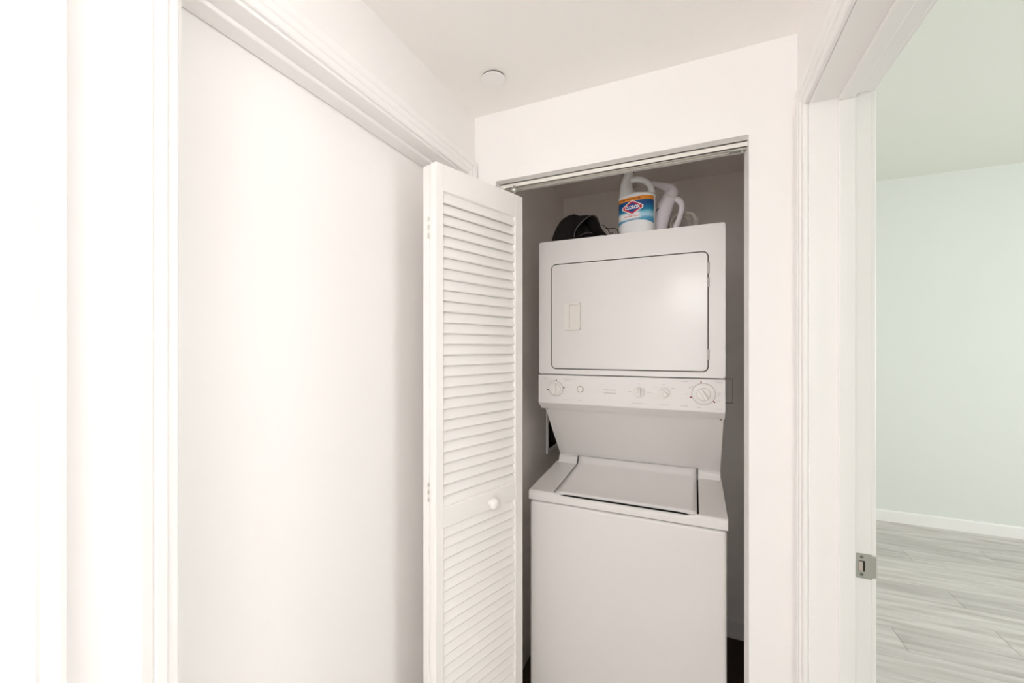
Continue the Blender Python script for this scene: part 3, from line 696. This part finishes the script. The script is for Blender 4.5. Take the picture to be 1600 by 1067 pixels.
def flat_shape(name, pts, off, m, parent):
    """polygon in label space, subdivided so that it hugs the curve"""
    bm = bmesh.new(); f = bm.faces.new([bm.verts.new((p[0], p[1], 0)) for p in pts])
    bmesh.ops.triangulate(bm, faces=bm.faces)
    for _ in range(3): bmesh.ops.subdivide_edges(bm, edges=[e for e in bm.edges if e.calc_length() > .004], cuts=1); bmesh.ops.triangulate(bm, faces=bm.faces)
    for v in bm.verts: v.co = wrap(v.co.x, v.co.y, off)
    return obj(name, bm, m, parent, True, world=False)
def diamond(k, hw=.0370, hh=.0235, r=.0035):
    base = [(-hw, 0), (-hw*.62, -hh*.42), (0, -hh), (hw*.62, -hh*.42), (hw, 0), (hw*.62, hh*.42), (0, hh), (-hw*.62, hh*.42)]
    base = [(-hw, .004), (-hw, -.004), (-.0035, -hh), (.0035, -hh), (hw, -.004), (hw, .004), (.0035, hh), (-.0035, hh)]
    return [(LS + x*k, .1050 + z*k) for x, z in base]
flat_shape('logo_border', diamond(1.13), .0008, 'lwhite', lb)
flat_shape('logo_diamond', diamond(1.0), .0011, 'lred', lb)
flat_shape('logo_field', diamond(.76), .0014, 'lnavy', lb)
def wrapped_text(name, txt, s_c, z_c, size, off, m, parent, wx=1.0, bold=0.0):
    cu = bpy.data.curves.new(name, 'FONT'); cu.body = txt; cu.align_x = 'CENTER'; cu.align_y = 'CENTER'; cu.size = size; cu.offset = bold; cu.resolution_u = 3
    to = bpy.data.objects.new(name, cu); COL.objects.link(to); dg = bpy.context.evaluated_depsgraph_get()
    me = bpy.data.meshes.new_from_object(to.evaluated_get(dg)); bpy.data.objects.remove(to)
    bm = bmesh.new(); bm.from_mesh(me); bpy.data.meshes.remove(me)
    bmesh.ops.triangulate(bm, faces=bm.faces)
    for v in bm.verts: v.co = wrap(s_c + v.co.x*wx, z_c + v.co.y, off)
    return obj(name, bm, m, parent, False, world=False)
wrapped_text('logo_lettering', 'CLOROX', LS, .1050, .0185, .0019, 'lwhite', lb, .74, .0007)
wrapped_text('slogan_lettering', 'Kills 99.9% of Germs', LS - .002, .0715, .0078, .0009, 'lred', lb, .85, .0002)
bm = bmesh.new()
def lstroke(s0, s1, z, h):
    s = s0
    while s < s1:
        l = random.uniform(.0015, .004); vs = [bm.verts.new(wrap(a, b_, .0009)) for a, b_ in ((s, z - h/2), (min(s + l, s1), z - h/2), (min(s + l, s1), z + h/2), (s, z + h/2))]
        bm.faces.new(vs); s += l + .001
lstroke(-.020, .004, .0795, .0016); lstroke(-.022, .036, .0610, .0018); lstroke(-.030, .034, .0560, .0014)
obj('fine_print', bm, 'lteal', lb, False, world=False)['kind'] = 'stuff'
bm = bmesh.new(); lstroke(-.045, -.030, .138, .004); lstroke(-.026, .010, .1385, .0038); lstroke(.014, .026, .138, .0075); lstroke(.055, .075, .1385, .002)
obj('band_print', bm, 'lbrown', lb, False, world=False)['kind'] = 'stuff'

# ---- garment steamer
SY = 1.735
def sq(uu, vv, rpx, Y=SY):
    p = px(uu, vv, Y); return (p.x, p.y, p.z, rpx*Y/ (FWD[1] + (uu-800)/636*RGT[1])/636)
zsb = DT
st0 = px(1031, 356, SY)
st = tag(empty('garment_steamer', (st0.x, SY, DT)), 'pale handheld garment steamer with red button behind the bleach bottle', 'steamer')
pr = [sq(1030, 374, 10), sq(1030.5, 360, 11.2), sq(1033, 345, 11.6), sq(1037, 330, 11.6), sq(1041.5, 318, 11.2), sq(1045.5, 309.5, 10.6)]
dz = DT - pr[0][2]; pr[0] = (pr[0][0], pr[0][1], DT + .0065, pr[0][3])
q, rr = spline(pr, 6); bm = bmesh.new(); tube(bm, q, rr, 24, flat=1.0, side=(0, 1, 0)); obj('water_tank', bm, 'steamer', st, True)
q, rr = spline([sq(1045.3, 310, 10.9), sq(1048, 304, 10.9), sq(1048.5, 298.8, 10.0), sq(1043.5, 294, 7.8), sq(1034, 290, 5.2), sq(1024, 287.8, 4.4), sq(1014, 287, 4.6)], 7); bm = bmesh.new(); tube(bm, q, rr, 22, side=(0, 1, 0)); obj('nozzle_head', bm, 'steamer', st, True)
pc0, pc1 = sq(1045.0, 311.2, 11.6), sq(1045.8, 309.2, 11.6)
bm = bmesh.new(); tube(bm, [pc0[:3], pc1[:3]], [pc0[3], pc1[3]], 24, side=(0, 1, 0)); obj('collar', bm, 'plastic', st, True)
q, rr = spline([sq(1047, 313, 4), sq(1055, 311.5, 5), sq(1062, 314.5, 5), sq(1065.5, 322, 4.5), sq(1064, 333, 4.2), sq(1060, 345, 4.2), sq(1055, 356, 4.6), sq(1052, 372, 4.6)], 7)
q = [Vector((p.x, p.y, max(p.z, DT + .0125))) for p in q]
bm = bmesh.new(); tube(bm, q, rr, 16, side=(0, 1, 0)); obj('grip_handle', bm, 'steamer', st, True)
b0 = px(1062, 309.6, SY); bm = bmesh.new(); lathe(bm, [(0, -.006), (.0062, -.006), (.0062, .001), (.005, .003), (0, .0034)], Matrix.Translation(b0) @ Matrix.Rotation(R(25), 4, 'Y') @ Matrix.Rotation(R(20), 4, 'X'), 18); obj('steam_button', bm, 'red', st, True)
b0 = px(1027.5, 326.5, SY - .026); bm = bmesh.new(); tube(bm, [b0 + Vector((-.006, 0.006, -.006)), b0 + Vector((.004, .001, .004))], .0018, 8); obj('brand_mark', bm, 'gap', st)
# cord: coils lying behind and beside the steamer
bm = bmesh.new(); pts = []
for k in range(6):
    cx_, cy_ = px(1066, 345, 1.80).x + random.uniform(-.016, .016), 1.80 + .006*k
    rx_, rz_ = random.uniform(.036, .052), random.uniform(.042, .056); tilt = random.uniform(-.5, .5)
    for i in range(14):
        a = 2*math.pi*i/14 + k*.7
        pts.append(Vector((cx_ + rx_*math.cos(a), cy_ + .016*math.sin(a + tilt*3), DT + .074 + rz_*math.sin(a)*math.cos(tilt) + .02*tilt*math.cos(a))))
mz = min(p.z for p in pts)
for p in pts: p.z = max(p.z, DT + .005)
tube(bm, catmull(pts, 3), .0036, 8)
obj('power_cord', bm, 'cordm', st, True)

# ---- black cap
CY = 1.72
c0 = px(886, 376, CY)
cap = tag(empty('baseball_cap', (c0.x, CY, DT)), 'black cloth cap with upturned brim lying on the dryer', 'cap')
def dome(bm, cx, cy, rx, ry, rz, nu=40, nv=14, lean=0.0, bulge=0.0):
    rings = []
    for j in range(nv):
        ph = math.pi/2*j/nv; r = math.cos(ph)**.72; z = math.sin(ph)
        rings.append([bm.verts.new((cx + lean*z + rx*r*math.cos(2*math.pi*k/nu)*(1 + .03*math.sin(6*math.pi*k/nu*2)), cy + ry*r*math.sin(2*math.pi*k/nu)*(1 + .03*math.cos(7*2*math.pi*k/nu)), DT + .001 + rz*z)) for k in range(nu)])
    top = bm.verts.new((cx + lean, cy, DT + rz))
    for a, b in zip(rings, rings[1:]):
        for k in range(nu): bm.faces.new((a[k], a[(k+1) % nu], b[(k+1) % nu], b[k]))
    for k in range(nu): bm.faces.new((rings[-1][k], rings[-1][(k+1) % nu], top))
    bm.faces.new(list(reversed(rings[0])))
bm = bmesh.new(); dome(bm, c0.x + .008, CY, .078, .085, .134, lean=.022); obj('crown', bm, 'blackcloth', cap, True)
b0 = px(896.5, 333.5, CY); bm = bmesh.new(); lathe(bm, [(0, .010), (.007, .008), (.009, .003), (.008, 0), (0, 0)], Matrix.Translation((c0.x + .030, CY, DT + .1325)), 20); obj('top_button', bm, 'blackcloth', cap, True)
# brim: an arched sheet between the crown and its stiff front edge
FY, KY = 1.625, 1.70
front = [px(897, 371, FY), px(899, 360, FY), px(907, 349, FY), px(916, 341, FY), px(924, 336.5, FY), px(931, 338, FY), px(935.5, 345, FY), px(938, 353, FY), px(943, 361, FY), px(949, 367, FY)]
front = [Vector((p.x, p.y, max(p.z, DT + .003))) for p in front]
back = [px(880, 376, KY), px(881, 360, KY), px(886, 348, KY), px(893, 341, KY), px(900, 339, KY), px(908, 341, KY), px(914, 348, KY), px(919, 356, KY), px(924, 362, KY), px(930, 368, KY)]
back = [Vector((p.x, p.y, max(p.z, DT + .003))) for p in back]
F_, B_ = catmull(front, 5), catmull(back, 5)
bm = bmesh.new(); g_ = []
for f, b in zip(F_, B_): g_.append([bm.verts.new(f.lerp(b, j/5) + Vector((0, 0, .004*math.sin(math.pi*j/5)))) for j in range(6)])
for a, b in zip(g_, g_[1:]):
    for j in range(5): bm.faces.new((a[j], a[j+1], b[j+1], b[j]))
res = bmesh.ops.extrude_face_region(bm, geom=list(bm.faces))
for v in [x for x in res['geom'] if isinstance(x, bmesh.types.BMVert)]: v.co.z -= .0035; v.co.x += .001
obj('brim', bm, 'blackcloth', cap, True)
bm = bmesh.new(); lo = [bm.verts.new((p.x, p.y - .004, DT + .002)) for p in B_]; hi = [bm.verts.new((p.x, p.y - .004, max(p.z, DT + .0025))) for p in B_]
for k in range(len(B_) - 1): bm.faces.new((lo[k], lo[k+1], hi[k+1], hi[k]))
obj('lining', bm, 'blackcloth', cap)
bm = bmesh.new(); tube(bm, F_[:30], .0022, 8); obj('brim_piping', bm, 'edgeband', cap, True)
bm = bmesh.new(); tube(bm, catmull([Vector((p.x, p.y, max(p.z, DT + .004))) for p in (px(905, 369, 1.66), px(912, 365, 1.66), px(919, 363.5, 1.66), px(926, 364, 1.66))], 6), .003, 8); obj('sweatband', bm, 'darkplum', cap, True)
# ---- glasses beside the cap
gl = tag(empty('eyeglasses', (px(955, 364, 1.64).x, 1.64, DT)), 'thin black wire glasses between the cap and the bleach bottle', 'glasses')
GY = 1.635
def P(uu, vv, Y=GY):
    p = px(uu, vv, Y); return Vector((p.x, p.y, max(p.z, DT + .0022)))
bm = bmesh.new(); tube(bm, catmull([P(940, 351.5), P(944.5, 353.6), P(949, 357), P(953, 364.5), P(958, 363)], 6), .0016, 8); obj('temple_arm', bm, 'blackwire', gl, True)
bm = bmesh.new(); tube(bm, catmull([P(944, 356.8), P(952, 356.8), P(961.5, 356.8), P(964.5, 359.5), P(967, 364)], 6), .0016, 8); obj('temple_arm', bm, 'blackwire', gl, True)
bm = bmesh.new(); tube(bm, catmull([P(941, 352.6), P(944, 355.2), P(950, 361.5), P(953.5, 365)], 6), .0013, 8); obj('rim', bm, 'steel', gl, True)
